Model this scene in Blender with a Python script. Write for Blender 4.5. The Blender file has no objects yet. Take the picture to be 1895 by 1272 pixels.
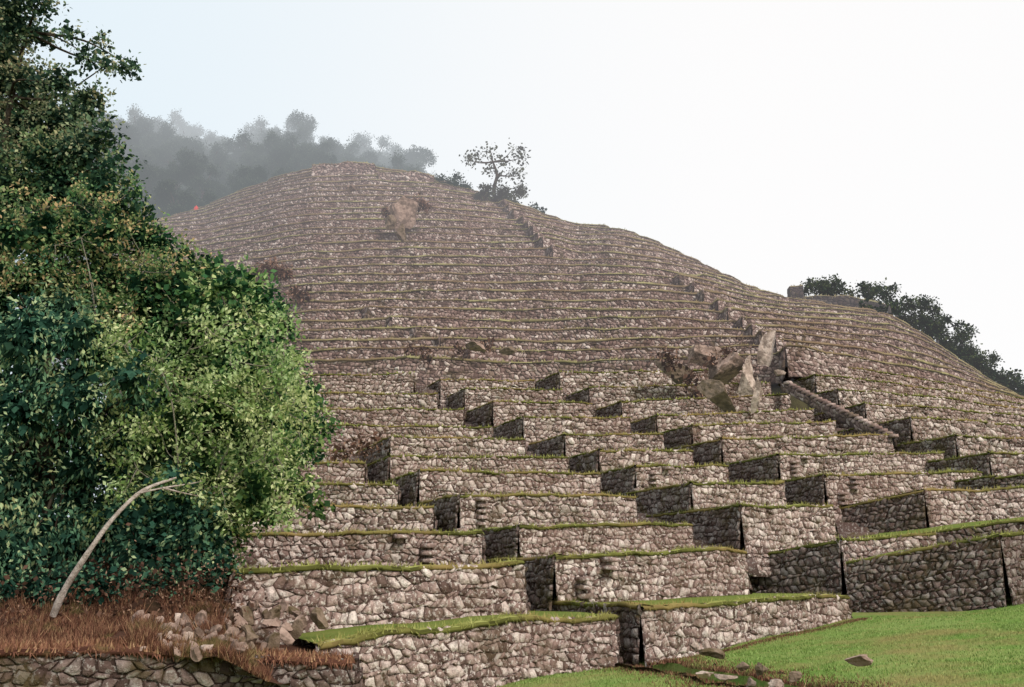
import bpy, bmesh, math, random
import numpy as np
from mathutils import Vector, noise
rng = np.random.default_rng(7); random.seed(7)
SC = bpy.context.scene; COL = SC.collection
FP = 1895*35/36; TH = math.atan((1075-636)/FP); CZ = 2.0
ct, st = math.cos(TH), math.sin(TH)

def ray(px, py):
    u = (px-947.5)/FP; v = (636-py)/FP; yr = ct - v*st
    return u/yr, (st+v*ct)/yr
def P(px, py, Y):
    a, b = ray(px, py); return np.array([a*Y, Y, CZ+b*Y])

# ------------------------------------------------------------------ materials
def new_mat(name):
    m = bpy.data.materials.new(name); m.use_nodes = True
    nt = m.node_tree; nt.nodes.clear(); return m, nt
def N(nt, t, **k):
    n = nt.nodes.new(t)
    for a, v in k.items(): setattr(n, a, v)
    return n
def ramp(nt, stops, src):
    r = N(nt, 'ShaderNodeValToRGB'); e = r.color_ramp.elements
    while len(e) < len(stops): e.new(0.5)
    for el, (p, c) in zip(e, stops): el.position = p; el.color = (*c, 1)
    nt.links.new(src, r.inputs[0]); return r.outputs[0]
def mixc(nt, fac, a, b, mode='MIX'):
    m = N(nt, 'ShaderNodeMix', data_type='RGBA', blend_type=mode)
    for s, v in ((m.inputs[0], fac), (m.inputs[6], a), (m.inputs[7], b)):
        if isinstance(v, (int, float)): s.default_value = v
        elif isinstance(v, tuple): s.default_value = (*v, 1)
        else: nt.links.new(v, s)
    return m.outputs[2]
def nz(nt, scale, detail=3, rough=.6, lo=.35, hi=.65):
    n = N(nt, 'ShaderNodeTexNoise'); n.inputs['Scale'].default_value = scale
    n.inputs['Detail'].default_value = detail; n.inputs['Roughness'].default_value = rough
    g = N(nt, 'ShaderNodeNewGeometry'); nt.links.new(g.outputs['Position'], n.inputs['Vector'])
    r = N(nt, 'ShaderNodeMapRange'); r.inputs[1].default_value = lo; r.inputs[2].default_value = hi
    nt.links.new(n.outputs[0], r.inputs[0]); return r.outputs[0]
def mrange(nt, src, a, b, c=0., d=1.):
    r = N(nt, 'ShaderNodeMapRange'); r.interpolation_type = 'SMOOTHSTEP'
    for i, v in enumerate((a, b, c, d)): r.inputs[i+1].default_value = v
    nt.links.new(src, r.inputs[0]); return r.outputs[0]
def math_(nt, op, a, b):
    m = N(nt, 'ShaderNodeMath', operation=op, use_clamp=(op == 'ADD'))
    for s, v in ((m.inputs[0], a), (m.inputs[1], b)):
        if isinstance(v, (int, float)): s.default_value = v
        else: nt.links.new(v, s)
    return m.outputs[0]
def finish(m, nt, shader, far=False, near=False, k=.46):
    out = N(nt, 'ShaderNodeOutputMaterial')
    if near: nt.links.new(shader, out.inputs[0]); return m
    # mountain mist painted onto the surfaces as a pale glow: thickens with distance up the valley (world Y) and, for the forest, with height behind the summit
    g = N(nt, 'ShaderNodeNewGeometry'); sp = N(nt, 'ShaderNodeSeparateXYZ')
    nt.links.new(g.outputs['Position'], sp.inputs[0])
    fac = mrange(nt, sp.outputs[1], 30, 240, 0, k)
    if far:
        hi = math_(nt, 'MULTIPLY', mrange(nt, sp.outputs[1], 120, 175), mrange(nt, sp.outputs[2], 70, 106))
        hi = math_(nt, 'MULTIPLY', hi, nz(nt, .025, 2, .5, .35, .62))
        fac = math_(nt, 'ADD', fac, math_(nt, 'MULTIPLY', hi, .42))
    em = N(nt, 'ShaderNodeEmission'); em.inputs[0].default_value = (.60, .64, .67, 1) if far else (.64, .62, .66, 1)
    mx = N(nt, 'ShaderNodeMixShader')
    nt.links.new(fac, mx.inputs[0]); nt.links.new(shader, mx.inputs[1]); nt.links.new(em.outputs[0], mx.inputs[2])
    nt.links.new(mx.outputs[0], out.inputs[0]); return m
def surf(nt, col, bump=None):
    d = N(nt, 'ShaderNodeBsdfDiffuse')
    nt.links.new(col, d.inputs[0])
    if bump is not None:
        b = N(nt, 'ShaderNodeBump'); b.inputs['Strength'].default_value = .8; b.inputs['Distance'].default_value = .04
        nt.links.new(bump, b.inputs['Height']); nt.links.new(b.outputs[0], d.inputs['Normal'])
    return d.outputs[0]
def attr(nt):
    a = N(nt, 'ShaderNodeAttribute'); a.attribute_name = 'rnd'; return a.outputs['Fac']

def stone_mat(name, k=1.0, moss=.4, bump=True, near=True, gap=1.):
    m, nt = new_mat(name)
    c = ramp(nt, [(0, (.028*gap, .019*gap, .016*gap)), (.06, (.12*k, .080*k, .066*k)), (.30, (.28*k, .190*k, .163*k)),
                  (.60, (.49*k, .36*k, .312*k)), (1, (.88*k, .76*k, .68*k))], attr(nt))
    f = nz(nt, 6.5, 4, .8, .42, .60)
    c = mixc(nt, math_(nt, 'MULTIPLY', f, .58), c, (.076, .049, .040))
    if bump:
        l = nz(nt, 12, 4, .7, .54, .59)
        c = mixc(nt, math_(nt, 'MULTIPLY', l, .68), c, (.80*k, .73*k, .65*k))
    g = nz(nt, 1.1, 4, .7, .52, .64)
    c = mixc(nt, math_(nt, 'MULTIPLY', g, moss), c, (.100, .078, .030))
    g2 = nz(nt, .16, 3, .6, .45, .62)
    c = mixc(nt, math_(nt, 'MULTIPLY', g2, .28), c, (.20*k, .112*k, .09*k))
    return finish(m, nt, surf(nt, c, nz(nt, 20, 3, .75, .2, .8) if bump else None), near=near)
def grass_mat(name, stops, pscale=.35, pc=(.30, .17, .06), pf=.7, lo=.5, hi=.68, near=False):
    m, nt = new_mat(name)
    c = ramp(nt, stops, attr(nt))
    c = mixc(nt, math_(nt, 'MULTIPLY', nz(nt, pscale, 3, .6, lo, hi), pf), c, pc)
    return finish(m, nt, surf(nt, c), near=near)
def ground_mat(name, a, b, c2, s1=.6, s2=6, far=False, c3=None):
    m, nt = new_mat(name)
    c = mixc(nt, nz(nt, s1, 3, .6, .38, .62), a, b)
    c = mixc(nt, math_(nt, 'MULTIPLY', nz(nt, s2, 4, .7, .45, .7), .7), c, c2)
    if c3: c = mixc(nt, math_(nt, 'MULTIPLY', nz(nt, .38, 4, .7, .50, .64), .75), c, c3)
    return finish(m, nt, surf(nt, c, nz(nt, 14, 3, .7, .2, .8)), far)
def leaf_mat(name, stops, tr=.3, far=False, near=False, pc=None, k=.46):
    m, nt = new_mat(name)
    c = ramp(nt, stops, attr(nt))
    if pc: c = mixc(nt, math_(nt, 'MULTIPLY', nz(nt, .9, 2, .6, .46, .62), .6), c, mixc(nt, 1, c, pc, 'MULTIPLY'))
    d = N(nt, 'ShaderNodeBsdfDiffuse'); t = N(nt, 'ShaderNodeBsdfTranslucent'); x = N(nt, 'ShaderNodeMixShader')
    nt.links.new(c, d.inputs[0]); nt.links.new(c, t.inputs[0]); x.inputs[0].default_value = tr
    nt.links.new(d.outputs[0], x.inputs[1]); nt.links.new(t.outputs[0], x.inputs[2])
    return finish(m, nt, x.outputs[0], far, near, k)

M = {}
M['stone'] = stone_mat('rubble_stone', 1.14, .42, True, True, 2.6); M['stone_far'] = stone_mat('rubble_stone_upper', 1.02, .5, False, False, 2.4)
M['stone_dark'] = stone_mat('mossy_shade_tinted_stone', .54, .6, True, True, 1.4); M['stone_dark_far'] = stone_mat('mossy_shade_tinted_stone_upper', .58, .6, False, False)  # moss, plus the shade of the return walls put into the colour
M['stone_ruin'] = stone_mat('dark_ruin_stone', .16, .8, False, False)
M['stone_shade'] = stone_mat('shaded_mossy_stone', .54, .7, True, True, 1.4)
M['rim'] = grass_mat('rim_turf', [(0, (.05, .05, .015)), (.5, (.20, .205, .055)), (1, (.42, .43, .15))], .25, (.30, .205, .085), .75, .48, .64, near=True)
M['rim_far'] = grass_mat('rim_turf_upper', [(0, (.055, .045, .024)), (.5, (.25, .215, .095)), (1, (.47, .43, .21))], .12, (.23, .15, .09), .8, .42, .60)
M['bed'] = ground_mat('terrace_grass', (.14, .20, .045), (.19, .23, .06), (.21, .18, .06))
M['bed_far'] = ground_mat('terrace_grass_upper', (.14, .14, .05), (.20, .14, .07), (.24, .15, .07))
M['lawn'] = ground_mat('lawn_grass', (.14, .235, .05), (.22, .29, .085), (.30, .27, .10), .45, 2.5, False, (.27, .22, .09))
M['blade'] = grass_mat('lawn_blades', [(0, (.09, .15, .03)), (.5, (.18, .28, .065)), (1, (.35, .44, .16))], .38, (.35, .30, .12), .8, .50, .64, near=True)
M['soil'] = ground_mat('dark_soil', (.04, .028, .018), (.08, .055, .035), (.02, .015, .01), 2, 9)
M['bank'] = ground_mat('bank_soil', (.10, .048, .036), (.06, .040, .024), (.16, .08, .055), 1, 7)
M['dry'] = grass_mat('dry_grass_blades', [(0, (.05, .022, .016)), (.45, (.155, .070, .046)), (.8, (.28, .140, .085)), (1, (.42, .27, .15))], 1.2, (.14, .15, .05), .55, .55, .66, near=True)
M['brown'] = leaf_mat('dry_brush', [(0, (.04, .022, .016)), (.5, (.20, .11, .075)), (1, (.40, .25, .17))], .15)
M['hill'] = ground_mat('hill_ground', (.08, .07, .03), (.10, .07, .04), (.05, .04, .02), .2, 2)
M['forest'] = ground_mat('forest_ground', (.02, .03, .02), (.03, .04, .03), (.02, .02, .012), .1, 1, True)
def bark_mat(name, a, b, s=9, c3=None):
    m, nt = new_mat(name)
    c = mixc(nt, nz(nt, s, 4, .7, .4, .62), a, b)
    if c3: c = mixc(nt, math_(nt, 'MULTIPLY', nz(nt, s*.4, 5, .8, .47, .56), .8), c, c3)
    return finish(m, nt, surf(nt, c, nz(nt, 30 if s > 5 else 5, 4, .7, .2, .8)))
M['bark'] = bark_mat('dark_bark', (.09, .075, .055), (.04, .03, .022)); M['pale'] = bark_mat('pale_bark', (.62, .53, .46), (.36, .29, .24)); M['twig'] = bark_mat('grey_twig_bark', (.34, .31, .24), (.20, .18, .13))
M['boulder'] = bark_mat('boulder_stone', (.42, .30, .24), (.24, .165, .13), 2.2, (.10, .07, .05))
M['boulder_pale'] = bark_mat('pale_boulder_stone', (.64, .51, .42), (.38, .285, .23), 2.5, (.14, .10, .075))
M['boulder_moss'] = bark_mat('mossy_boulder_stone', (.26, .19, .14), (.11, .082, .045), 3)
L = {}
L['dark'] = leaf_mat('leaf_dark_olive', [(0, (.016, .038, .028)), (.33, (.08, .15, .095)), (.68, (.24, .34, .18)), (1, (.56, .54, .33))], near=True, pc=(1.1, .82, .78))
L['umber'] = leaf_mat('leaf_umber_green', [(0, (.016, .038, .024)), (.33, (.075, .15, .080)), (.70, (.24, .34, .14)), (1, (.56, .53, .28))], near=True, pc=(.65, .85, .95))
L['orange'] = leaf_mat('leaf_orange_tip', [(0, (.012, .036, .022)), (.35, (.06, .135, .060)), (.65, (.20, .31, .11)), (.9, (.42, .43, .19)), (1, (.68, .48, .25))], near=True, pc=(.6, .9, .9))
L['broad'] = leaf_mat('leaf_yellow_green', [(0, (.014, .040, .018)), (.3, (.09, .16, .055)), (.62, (.30, .40, .12)), (1, (.74, .76, .40))], .35, near=True, pc=(.55, .8, .75))
L['green'] = leaf_mat('leaf_green', [(0, (.012, .038, .020)), (.33, (.065, .155, .060)), (.72, (.21, .36, .12)), (1, (.54, .62, .27))], near=True, pc=(.65, .85, .95))
L['teal'] = leaf_mat('leaf_deep_green', [(0, (.012, .036, .026)), (.36, (.05, .135, .090)), (.76, (.16, .31, .175)), (1, (.48, .58, .31))], near=True, pc=(1.25, .9, .7))
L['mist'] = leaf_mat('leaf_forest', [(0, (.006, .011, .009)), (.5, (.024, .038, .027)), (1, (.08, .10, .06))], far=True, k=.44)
L['ridge'] = leaf_mat('leaf_ridge', [(0, (.010, .022, .014)), (.5, (.032, .062, .030)), (1, (.12, .15, .055))], k=.20)
L['shoulder'] = leaf_mat('leaf_shoulder', [(0, (.010, .020, .014)), (.5, (.032, .054, .030)), (1, (.12, .14, .065))], k=.50)

# ------------------------------------------------------------------ mesh helpers
def mk(name, V, polys, mat, parent=None, rnd=None, origin=(0, 0, 0), smooth=False):
    V = np.asarray(V, float) - np.asarray(origin, float)
    me = bpy.data.meshes.new(name)
    me.vertices.add(len(V)); me.vertices.foreach_set('co', V.astype(np.float32).ravel())
    polys = [np.asarray(p, int) for p in polys if len(p)]
    loops = np.concatenate([p.ravel() for p in polys]); tot = np.concatenate([np.full(len(p), p.shape[1]) for p in polys])
    start = np.concatenate([[0], np.cumsum(tot)[:-1]])
    me.loops.add(len(loops)); me.loops.foreach_set('vertex_index', loops.astype(np.int32))
    me.polygons.add(len(tot)); me.polygons.foreach_set('loop_start', start.astype(np.int32))
    me.update(calc_edges=True)
    if rnd is not None:
        r = np.concatenate([np.asarray(x, float).ravel() for x in rnd if len(x)])
        a = me.attributes.new('rnd', 'FLOAT', 'FACE'); a.data.foreach_set('value', np.clip(r, 0, 1).astype(np.float32))
    if smooth: me.polygons.foreach_set('use_smooth', np.ones(len(tot), bool))
    me.materials.append(mat); me.validate()
    o = bpy.data.objects.new(name, me); COL.objects.link(o)
    if parent: o.parent = parent
    return o
def tag(o, label=None, cat=None, group=None, kind=None):
    for k, v in (('label', label), ('category', cat), ('group', group), ('kind', kind)):
        if v: o[k] = v
    return o
def empty(name, loc, label, cat, group=None):
    o = bpy.data.objects.new(name, None); COL.objects.link(o); o.location = [float(v) for v in loc]
    return tag(o, label, cat, group)
def resample(pts, step):
    pts = np.asarray(pts, float); d = np.hypot(*np.diff(pts[:, :2], axis=0).T); c = np.concatenate([[0], np.cumsum(d)])
    n = max(2, int(math.ceil(c[-1]/step))+1); s = np.linspace(0, c[-1], n)
    return np.stack([np.interp(s, c, pts[:, i]) for i in range(3)], 1), s
def frame(pts):
    t = np.gradient(pts[:, :2], axis=0); t /= np.linalg.norm(t, axis=1)[:, None]+1e-9
    return np.stack([t[:, 1], -t[:, 0]], 1)

class Acc:
    def __init__(s): s.V = []; s.F = {}; s.R = {}; s.n = 0
    def put(s, V, *fr):
        for F, r in fr:
            F = np.asarray(F, int); k = F.shape[1]; s.F.setdefault(k, []).append(F+s.n); s.R.setdefault(k, []).append(np.broadcast_to(r, (len(F),)).astype(float))
        s.V.append(np.asarray(V, float)); s.n += len(V)
    def build(s, name, mat, parent=None, origin=(0, 0, 0), smooth=False):
        ks = list(s.F); return mk(name, np.concatenate(s.V), [np.concatenate(s.F[k]) for k in ks], mat, parent, [np.concatenate(s.R[k]) for k in ks], origin, smooth)

def stones(acc, pts, H, cw, ch, dep=.06, lod=0, batter=.08, bias=0.):
    pts, cum = resample(pts, .4 if lod == 0 else .9); Ln = cum[-1]; nrm = frame(pts)
    nv = max(2, int(round(H/ch))); nc = int(math.ceil(Ln/cw))+2; ni = 2*nc+3
    I, J = np.meshgrid(np.arange(ni), np.arange(nv+1), indexing='ij')
    S = (I-2)*cw/2.; Vv = J*H/nv
    a, b, c = rng.uniform(0, 6, 3)
    S = S + .42*cw*np.sin(S/cw*.8+J*1.9+a) + rng.uniform(-.19, .19, S.shape)*cw
    Vv = Vv + .28*ch*np.sin(S/cw*.7+J*2.3+b) + rng.uniform(-.23, .23, S.shape)*ch
    S = np.clip(S, 0, Ln); Vv = np.clip(Vv, -.02, H); Vv[:, 0] = rng.uniform(-.05, .08, ni)
    R, C = np.meshgrid(np.arange(nv), np.arange(nc), indexing='ij'); R = R.ravel(); C = C.ravel()
    l = 2*C + R % 2
    ii = np.stack([l, l+1, l+2, l+2, l+1, l], 1); jj = np.stack([R, R, R, R+1, R+1, R+1], 1)
    s6 = S[ii, jj]; v6 = Vv[ii, jj]
    ok = (s6.max(1)-s6.min(1)) > .25*cw; s6 = s6[ok]; v6 = v6[ok]; m = len(s6)
    if m:
        sc = s6.mean(1, keepdims=True); vc = v6.mean(1, keepdims=True)
        sh = rng.uniform(.76, .95, (m, 1)); o = dep*rng.uniform(.2, 1.6, (m, 1))
        tilt = rng.normal(0, .3, (m, 1))*dep; tv = rng.normal(0, .35, (m, 1))*dep
        def pos(s, v, out):
            shp = s.shape; s = s.ravel(); v = v.ravel(); out = out.ravel()
            p = np.stack([np.interp(s, cum, pts[:, i]) for i in range(3)], 1)
            n = np.stack([np.interp(s, cum, nrm[:, i]) for i in range(2)], 1)
            q = out + batter*v
            return np.stack([p[:, 0]+n[:, 0]*q, p[:, 1]+n[:, 1]*q, p[:, 2]-v], 1).reshape(*shp, 3)
        ds = (s6-sc); dv = (v6-vc)
        rr = np.array([.90, 1.03, .90, .90, 1.03, .90])
        base = pos(sc+ds*1.*rr, vc+dv*1.*rr, np.full((m, 6), -.012))
        fr = pos(sc+ds*sh*rr, vc+dv*sh*rr, o + tilt*np.sign(ds) + tv*np.sign(dv) + rng.normal(0, .16, (m, 6))*dep)
        r = np.clip(rng.beta(1.4, 1.5, m)*.95+.07+bias, .07, 1)
        k = np.arange(6); k2 = (k+1) % 6
        if lod == 0:
            cen = pos(sc, vc, o+.25*dep); V = np.concatenate([base, fr, cen], 1).reshape(-1, 3)
            off = (np.arange(m)*13)[:, None, None]
            q = np.stack([k, k+6, k2+6, k2], 1)[None]+off; t = np.stack([k+6, np.full(6, 12), k2+6], 1)[None]+off
            acc.put(V, (q.reshape(-1, 4), np.repeat(r, 6)*.8), (t.reshape(-1, 3), np.repeat(r, 6)))
        else:
            V = np.concatenate([base, fr], 1).reshape(-1, 3); off = (np.arange(m)*12)[:, None, None]
            q = np.stack([k, k+6, k2+6, k2], 1)[None]+off; h = (k+6)[None, None]+off
            acc.put(V, (q.reshape(-1, 4), np.repeat(r, 6)*.7), (h.reshape(-1, 6)[:, ::-1], r))
    n = len(pts); bt = pts.copy(); bb = pts.copy(); bb[:, 2] -= H; bb[:, :2] += nrm*batter*H
    i = np.arange(n-1); acc.put(np.concatenate([bt, bb]), (np.stack([i, i+n, i+n+1, i+1], 1), .03))

def n1(s, sd, f): return np.array([noise.noise(Vector((x*f, sd, 3.3))) for x in s])
def rim(acc, pts, far=False, seed=0., out=.10, per=26, blen=.16, bw=.022):
    pts, cum = resample(pts, .8 if far else .22); n = frame(pts); k = len(pts)
    no = .06*n1(cum, seed, 1.7)+.05*rng.normal(0, .3, k); nzv = .05*n1(cum, seed+5, 1.1)+rng.normal(0, .010, k)
    prof = [(-.35, .0), (-.1, .035), (.05, .02), (out, -.02), (out*.8, -.055), (0, -.07)]
    if far:
        th = .05+.12*np.clip(n1(cum, seed+8, .22)+.25, -.5, 1); nzv = nzv+.05*n1(cum, seed+12, .3); prof = [(-.5, 0), (0, .06), (out+.05, .03), (out+.05, -.05), (0, -.08)]
    V = []
    for a, b in prof:
        q = pts.copy(); q[:, :2] += n*(a+no)[:, None]; q[:, 2] += b+nzv
        if far and b < 0: q[:, 2] -= th-.05
        V.append(q)
    V = np.concatenate(V); i = np.arange(k-1); m = len(prof)
    Q = np.concatenate([np.stack([j*k+i, (j+1)*k+i, (j+1)*k+i+1, j*k+i+1], 1) for j in range(m-1)])
    R = np.concatenate([rng.uniform(.2, .8, k-1) if (j < 2 or (far and j < 3)) else rng.uniform(.0, .3, k-1) for j in range(m-1)])
    acc.put(V, (Q, R))
    nb = int(cum[-1]*per)
    if nb:
        s = rng.uniform(0, cum[-1], nb); p = np.stack([np.interp(s, cum, pts[:, i]) for i in range(3)], 1)
        p[:, 2] += np.interp(s, cum, nzv)
        nn = np.stack([np.interp(s, cum, n[:, i]) for i in range(2)], 1)
        d = rng.uniform(-.25, out+.03, nb); p[:, :2] += nn*(d+np.interp(s, cum, no))[:, None]; p[:, 2] += .03-.05*(d > .05)
        hang = rng.random(nb) < .45; ln = blen*rng.uniform(.5, 1.4, nb)
        tip = p.copy(); oo = np.where(hang, .35, .1)*ln; tip[:, :2] += nn*oo[:, None]+rng.normal(0, .35, (nb, 2))*ln[:, None]
        tip[:, 2] += np.where(hang, -.75, .8)*ln
        w = np.stack([-nn[:, 1], nn[:, 0]], 1)*bw*rng.uniform(.6, 1.4, (nb, 1)); a = p.copy(); b = p.copy(); a[:, :2] += w; b[:, :2] -= w
        V = np.stack([a, b, tip], 1).reshape(-1, 3)
        acc.put(V, (np.arange(nb*3).reshape(-1, 3), np.where(hang, rng.uniform(.1, .7, nb), rng.uniform(.4, 1, nb))))

FRONTS = []
def wobble(pts, seed, a=.12, b=.06):
    pts, cum = resample(pts, .8); n = frame(pts); w = n1(cum, seed, .35); z = n1(cum, seed+9, .5)
    e = np.minimum(1, np.minimum(cum, cum[-1]-cum)/1.5)
    pts[:, :2] += n*(a*w*e*2)[:, None]; pts[:, 2] += b*z*2
    return pts
def box_pts(c, t, n, w, d, h):
    V = []
    for a in (-1, 1):
        for b in (0, 1):
            for e in (0, 1):
                f = 1-.12*e; V.append(c+np.array([*(t*a*w*f*.5+n*(b*d*f-.08)), (e-.5)*h]) + rng.normal(0, .012, 3))
    return np.array(V), np.array([[0, 1, 3, 2], [4, 6, 7, 5], [0, 4, 5, 1], [2, 3, 7, 6], [1, 5, 7, 3], [0, 2, 6, 4]])

ORD = ['lowest', 'second', 'third', 'fourth', 'fifth', 'sixth', 'seventh', 'eighth', 'ninth', 'tenth', 'eleventh', 'twelfth', 'thirteenth', 'fourteenth', 'fifteenth', 'sixteenth', 'seventeenth', 'eighteenth', 'nineteenth', 'twentieth', 'twenty-first', 'twenty-second', 'twenty-third', 'twenty-fourth', 'twenty-fifth', 'twenty-sixth', 'twenty-seventh', 'twenty-eighth', 'twenty-ninth', 'thirtieth', 'thirty-first', 'thirty-second']
cid = [0]
def terrace(Fp, Ep, label, R=None, H=2.3, L_=6.5, steps=True, fly=None, dark=False, vx=-.42, left_open=False, mid=None, bedmat=None, rimk=1., rimmat='rim'):
    cid[0] += 1; sd = cid[0]*1.37
    F = P(*Fp); E = P(*Ep); Y = F[1]
    Rv = (P(*R)-F) if R is not None else np.array([vx*L_, L_, 0]); Ev = np.array([-.15*L_, L_, 0.])
    Rp = F+Rv
    line = [F]+([P(*q) for q in mid] if mid else [])+[E]
    fr = wobble(np.array(line), sd, .18, .05)
    FRONTS.append(fr)
    root = empty('stone_terrace', F, label, 'terrace', None)
    lod = 0 if Y < 44 else 1
    cw, ch = (.175, .13) if Y < 16.5 else (.21, .155) if Y < 30 else ((.25, .185) if Y < 44 else (.31, .225))
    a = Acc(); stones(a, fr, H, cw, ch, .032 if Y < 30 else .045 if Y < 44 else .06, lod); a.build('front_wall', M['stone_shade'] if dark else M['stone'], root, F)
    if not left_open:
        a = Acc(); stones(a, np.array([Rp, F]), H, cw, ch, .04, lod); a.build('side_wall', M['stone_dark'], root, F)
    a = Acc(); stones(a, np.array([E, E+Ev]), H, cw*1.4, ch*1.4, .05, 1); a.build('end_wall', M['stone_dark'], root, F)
    a = Acc(); kw = dict(per=int((60 if Y < 30 else 34 if Y < 50 else 16)*rimk), blen=.11 if Y < 30 else .15, bw=.010 if Y < 30 else .018 if Y < 50 else .035)
    rim(a, fr, False, sd, .09, **kw)
    if not left_open: rim(a, np.array([Rp, F]), False, sd+2, .07, **kw)
    a.build('turf_rim', M[rimmat], root, F)
    n = len(fr); t = np.linspace(0, 1, n)[:, None]; back = fr+Rv*(1-t)+Ev*t
    back[:, 2] = fr[:, 2]+(Rv[2]*(1-t[:, 0]))
    rows = [fr+(back-fr)*q for q in (0, .1, .3, .6, 1)]
    rows = [r+np.stack([np.zeros(n), np.zeros(n), .03*np.array([noise.noise(Vector(p*.9)) for p in r])+.01], 1) for r in rows]
    i = np.arange(n-1)
    mk('grass_bed', np.concatenate(rows), [np.concatenate([np.stack([j*n+i, j*n+i+1, (j+1)*n+i+1, (j+1)*n+i], 1) for j in range(4)])], bedmat or M['bed'], root, None, F, True)
    if steps:   # rough stair between this terrace and the next block to its right
        a = Acc()
        for q in range(8):
            c = E+np.array([1.0-.12*q*.8, .9+q*.75, -1.35+q*.22]); V, Q = box_pts(c, np.array([1., 0]), np.array([0, -1.]), 2.2, .9, .5)
            a.put(V, (Q, rng.uniform(.1, .45)))
        a.build('stair_flight', M['stone_shade'], root, F)
    if fly:     # cantilevered step stones climbing the wall face
        f0, f1, up = fly; nr = frame(fr)
        for q in range(6):
            f = f0+(f1-f0)*q/5; j = min(n-1, int(f*(n-1))); p = fr[j]; nn = nr[j]; tt = np.array([-nn[1], nn[0]])
            z = (-1.15+q*.2) if up else (-.15-q*.2)
            V, Q = box_pts(p+np.array([nn[0]*.08, nn[1]*.08, z]), tt, nn, .38, .42, .10); a = Acc(); a.put(V, (Q, .45)); a.build('step_stone', M['stone'], root, F)
    return root

# ------------------------------------------------------------------ lower terraces
cols = {
 'A': ('in the stack beside the trees', [
   ((430, 1066, 16.6), (968, 1046, 20.8), dict(steps=False)), ((400, 988, 25.5), (892, 986, 27.5), dict(fly=(.75, .93, False), steps=False)), ((380, 940, 32), (803, 937, 33), {}),
   ((380, 893, 36.5), (737, 897, 37), {}), ((380, 856, 41), (676, 858, 41), {}), ((380, 832, 44), (640, 834, 44.5), {})]),
 'B': ('in the second stack from the left', [
   ((1185, 1121, 20.5), (1568, 1101, 27), dict(H=1.9, L_=5.5, steps=False)), ((1026, 1031, 24), (1378, 1018, 28), dict(fly=(.12, .26, True), steps=False, L_=8)), ((960, 973, 28), (1280, 968, 32), {}),
   ((850, 915, 33), (1175, 919, 36), dict(fly=(.1, .2, True))), ((776, 872, 37), (1110, 877, 40), {}), ((722, 845, 41), (1050, 846, 44), {}), ((722, 809, 45), (970, 812, 48), {}),
   ((400, 785, 50), (910, 790, 52), {}), ((400, 757, 54), (858, 758, 56), {}), ((400, 727, 58), (810, 729, 59.5), {}), ((400, 700, 62), (766, 690, 63), {})]),
 'C': ('in the third stack from the left', [
   ((1555, 1001, 31.5), (1730, 986, 32.5), dict(R=(1340, 1038, 35), steps=False)), ((1370, 936, 33), (1540, 936, 36), {}), ((1279, 894, 36), (1448, 891, 39), {}),
   ((1175, 863, 40), (1345, 862, 43), dict(fly=(.1, .3, True))), ((1108, 833, 44), (1280, 835, 47), {}), ((1045, 803, 48), (1226, 803, 50), {}), ((968, 771, 52), (1165, 773, 54), {}),
   ((912, 743, 56), (1096, 747, 57.5), {}), ((860, 719, 60), (1042, 722, 61), {}), ((815, 702, 63), (990, 703, 64), {})]),
 'D': ('in the stack left of the long stairway', [
   ((1850, 989, 27), (1995, 984, 29), dict(R=(1566, 1041, 29.5), dark=True, steps=False)), ((1700, 990, 34), (1995, 948, 33), dict(dark=True, steps=False)),
   ((1710, 908, 37), (1995, 900, 39), dict(R=(1541, 943, 39.5), steps=False)), ((1525, 879, 39), (1815, 871, 44), dict(fly=(.1, .22, True))), ((1440, 842, 43), (1745, 838, 48), dict(fly=(.06, .16, True))),
   ((1335, 812, 47), (1650, 806, 51), {}), ((1280, 787, 50), (1545, 780, 54), {}), ((1215, 769, 54), (1505, 757, 57), {}), ((1150, 743, 58), (1460, 729, 61), {}),
   ((1090, 718, 61), (1425, 708, 63), {}), ((1035, 689, 64), (1400, 684, 65.5), {})]),
 'E': ('in the stack right of the long stairway', [
   ((1842, 881, 41), (1995, 872, None), dict(steps=False, dark=True)), ((1830, 839, 44), (1995, 843, None), dict(steps=False)), ((1768, 806, 48), (1995, 817, None), dict(steps=False)),
   ((1684, 773, 52), (1995, 798, None), dict(steps=False)), ((1600, 747, 56), (1995, 782, None), dict(steps=False)), ((1550, 720, 59), (1995, 772, None), dict(steps=False)),
   ((1508, 694, 62), (1995, 766, None), dict(steps=False)), ((1488, 671, 64), (1995, 762, None), dict(steps=False))]),
}
for c, (desc, rows) in cols.items():
    for i, (f, e, kw) in enumerate(rows):
        if e[2] is None:
            zf = ray(*f[:2])[1]*f[2]; e = (e[0], e[1], zf/ray(*e[:2])[1])
            mid = []
            for q in (.33, .66):
                px = f[0]+(e[0]-f[0])*q; py = f[1]+(e[1]-f[1])*q**1.35; mid.append((px, py, zf/ray(px, py)[1]))
            kw = dict(kw, mid=mid)
        terrace(f, e, 'stone terrace, %s %s' % (ORD[i]+(' from the bottom' if i else ''), desc), **kw)
# foreground terraces
terrace((585, 1188, 15), (1138, 1141, 20), 'low foreground terrace with bright green top, ending at the dark gap by the lawn', mid=[(700, 1172, 16), (1000, 1147, 18.7)], H=1.5, left_open=True, steps=False, L_=5, rimk=1.6)
terrace((-120, 1200, 12.2), (655, 1219, 14.3), 'rough foreground wall under dry reddish grass at the bottom left', mid=[(300, 1210, 13)], H=1.4, left_open=True, steps=False, L_=2.6, bedmat=M['bank'], rimk=9, rimmat='dry', dark=True)

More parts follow.
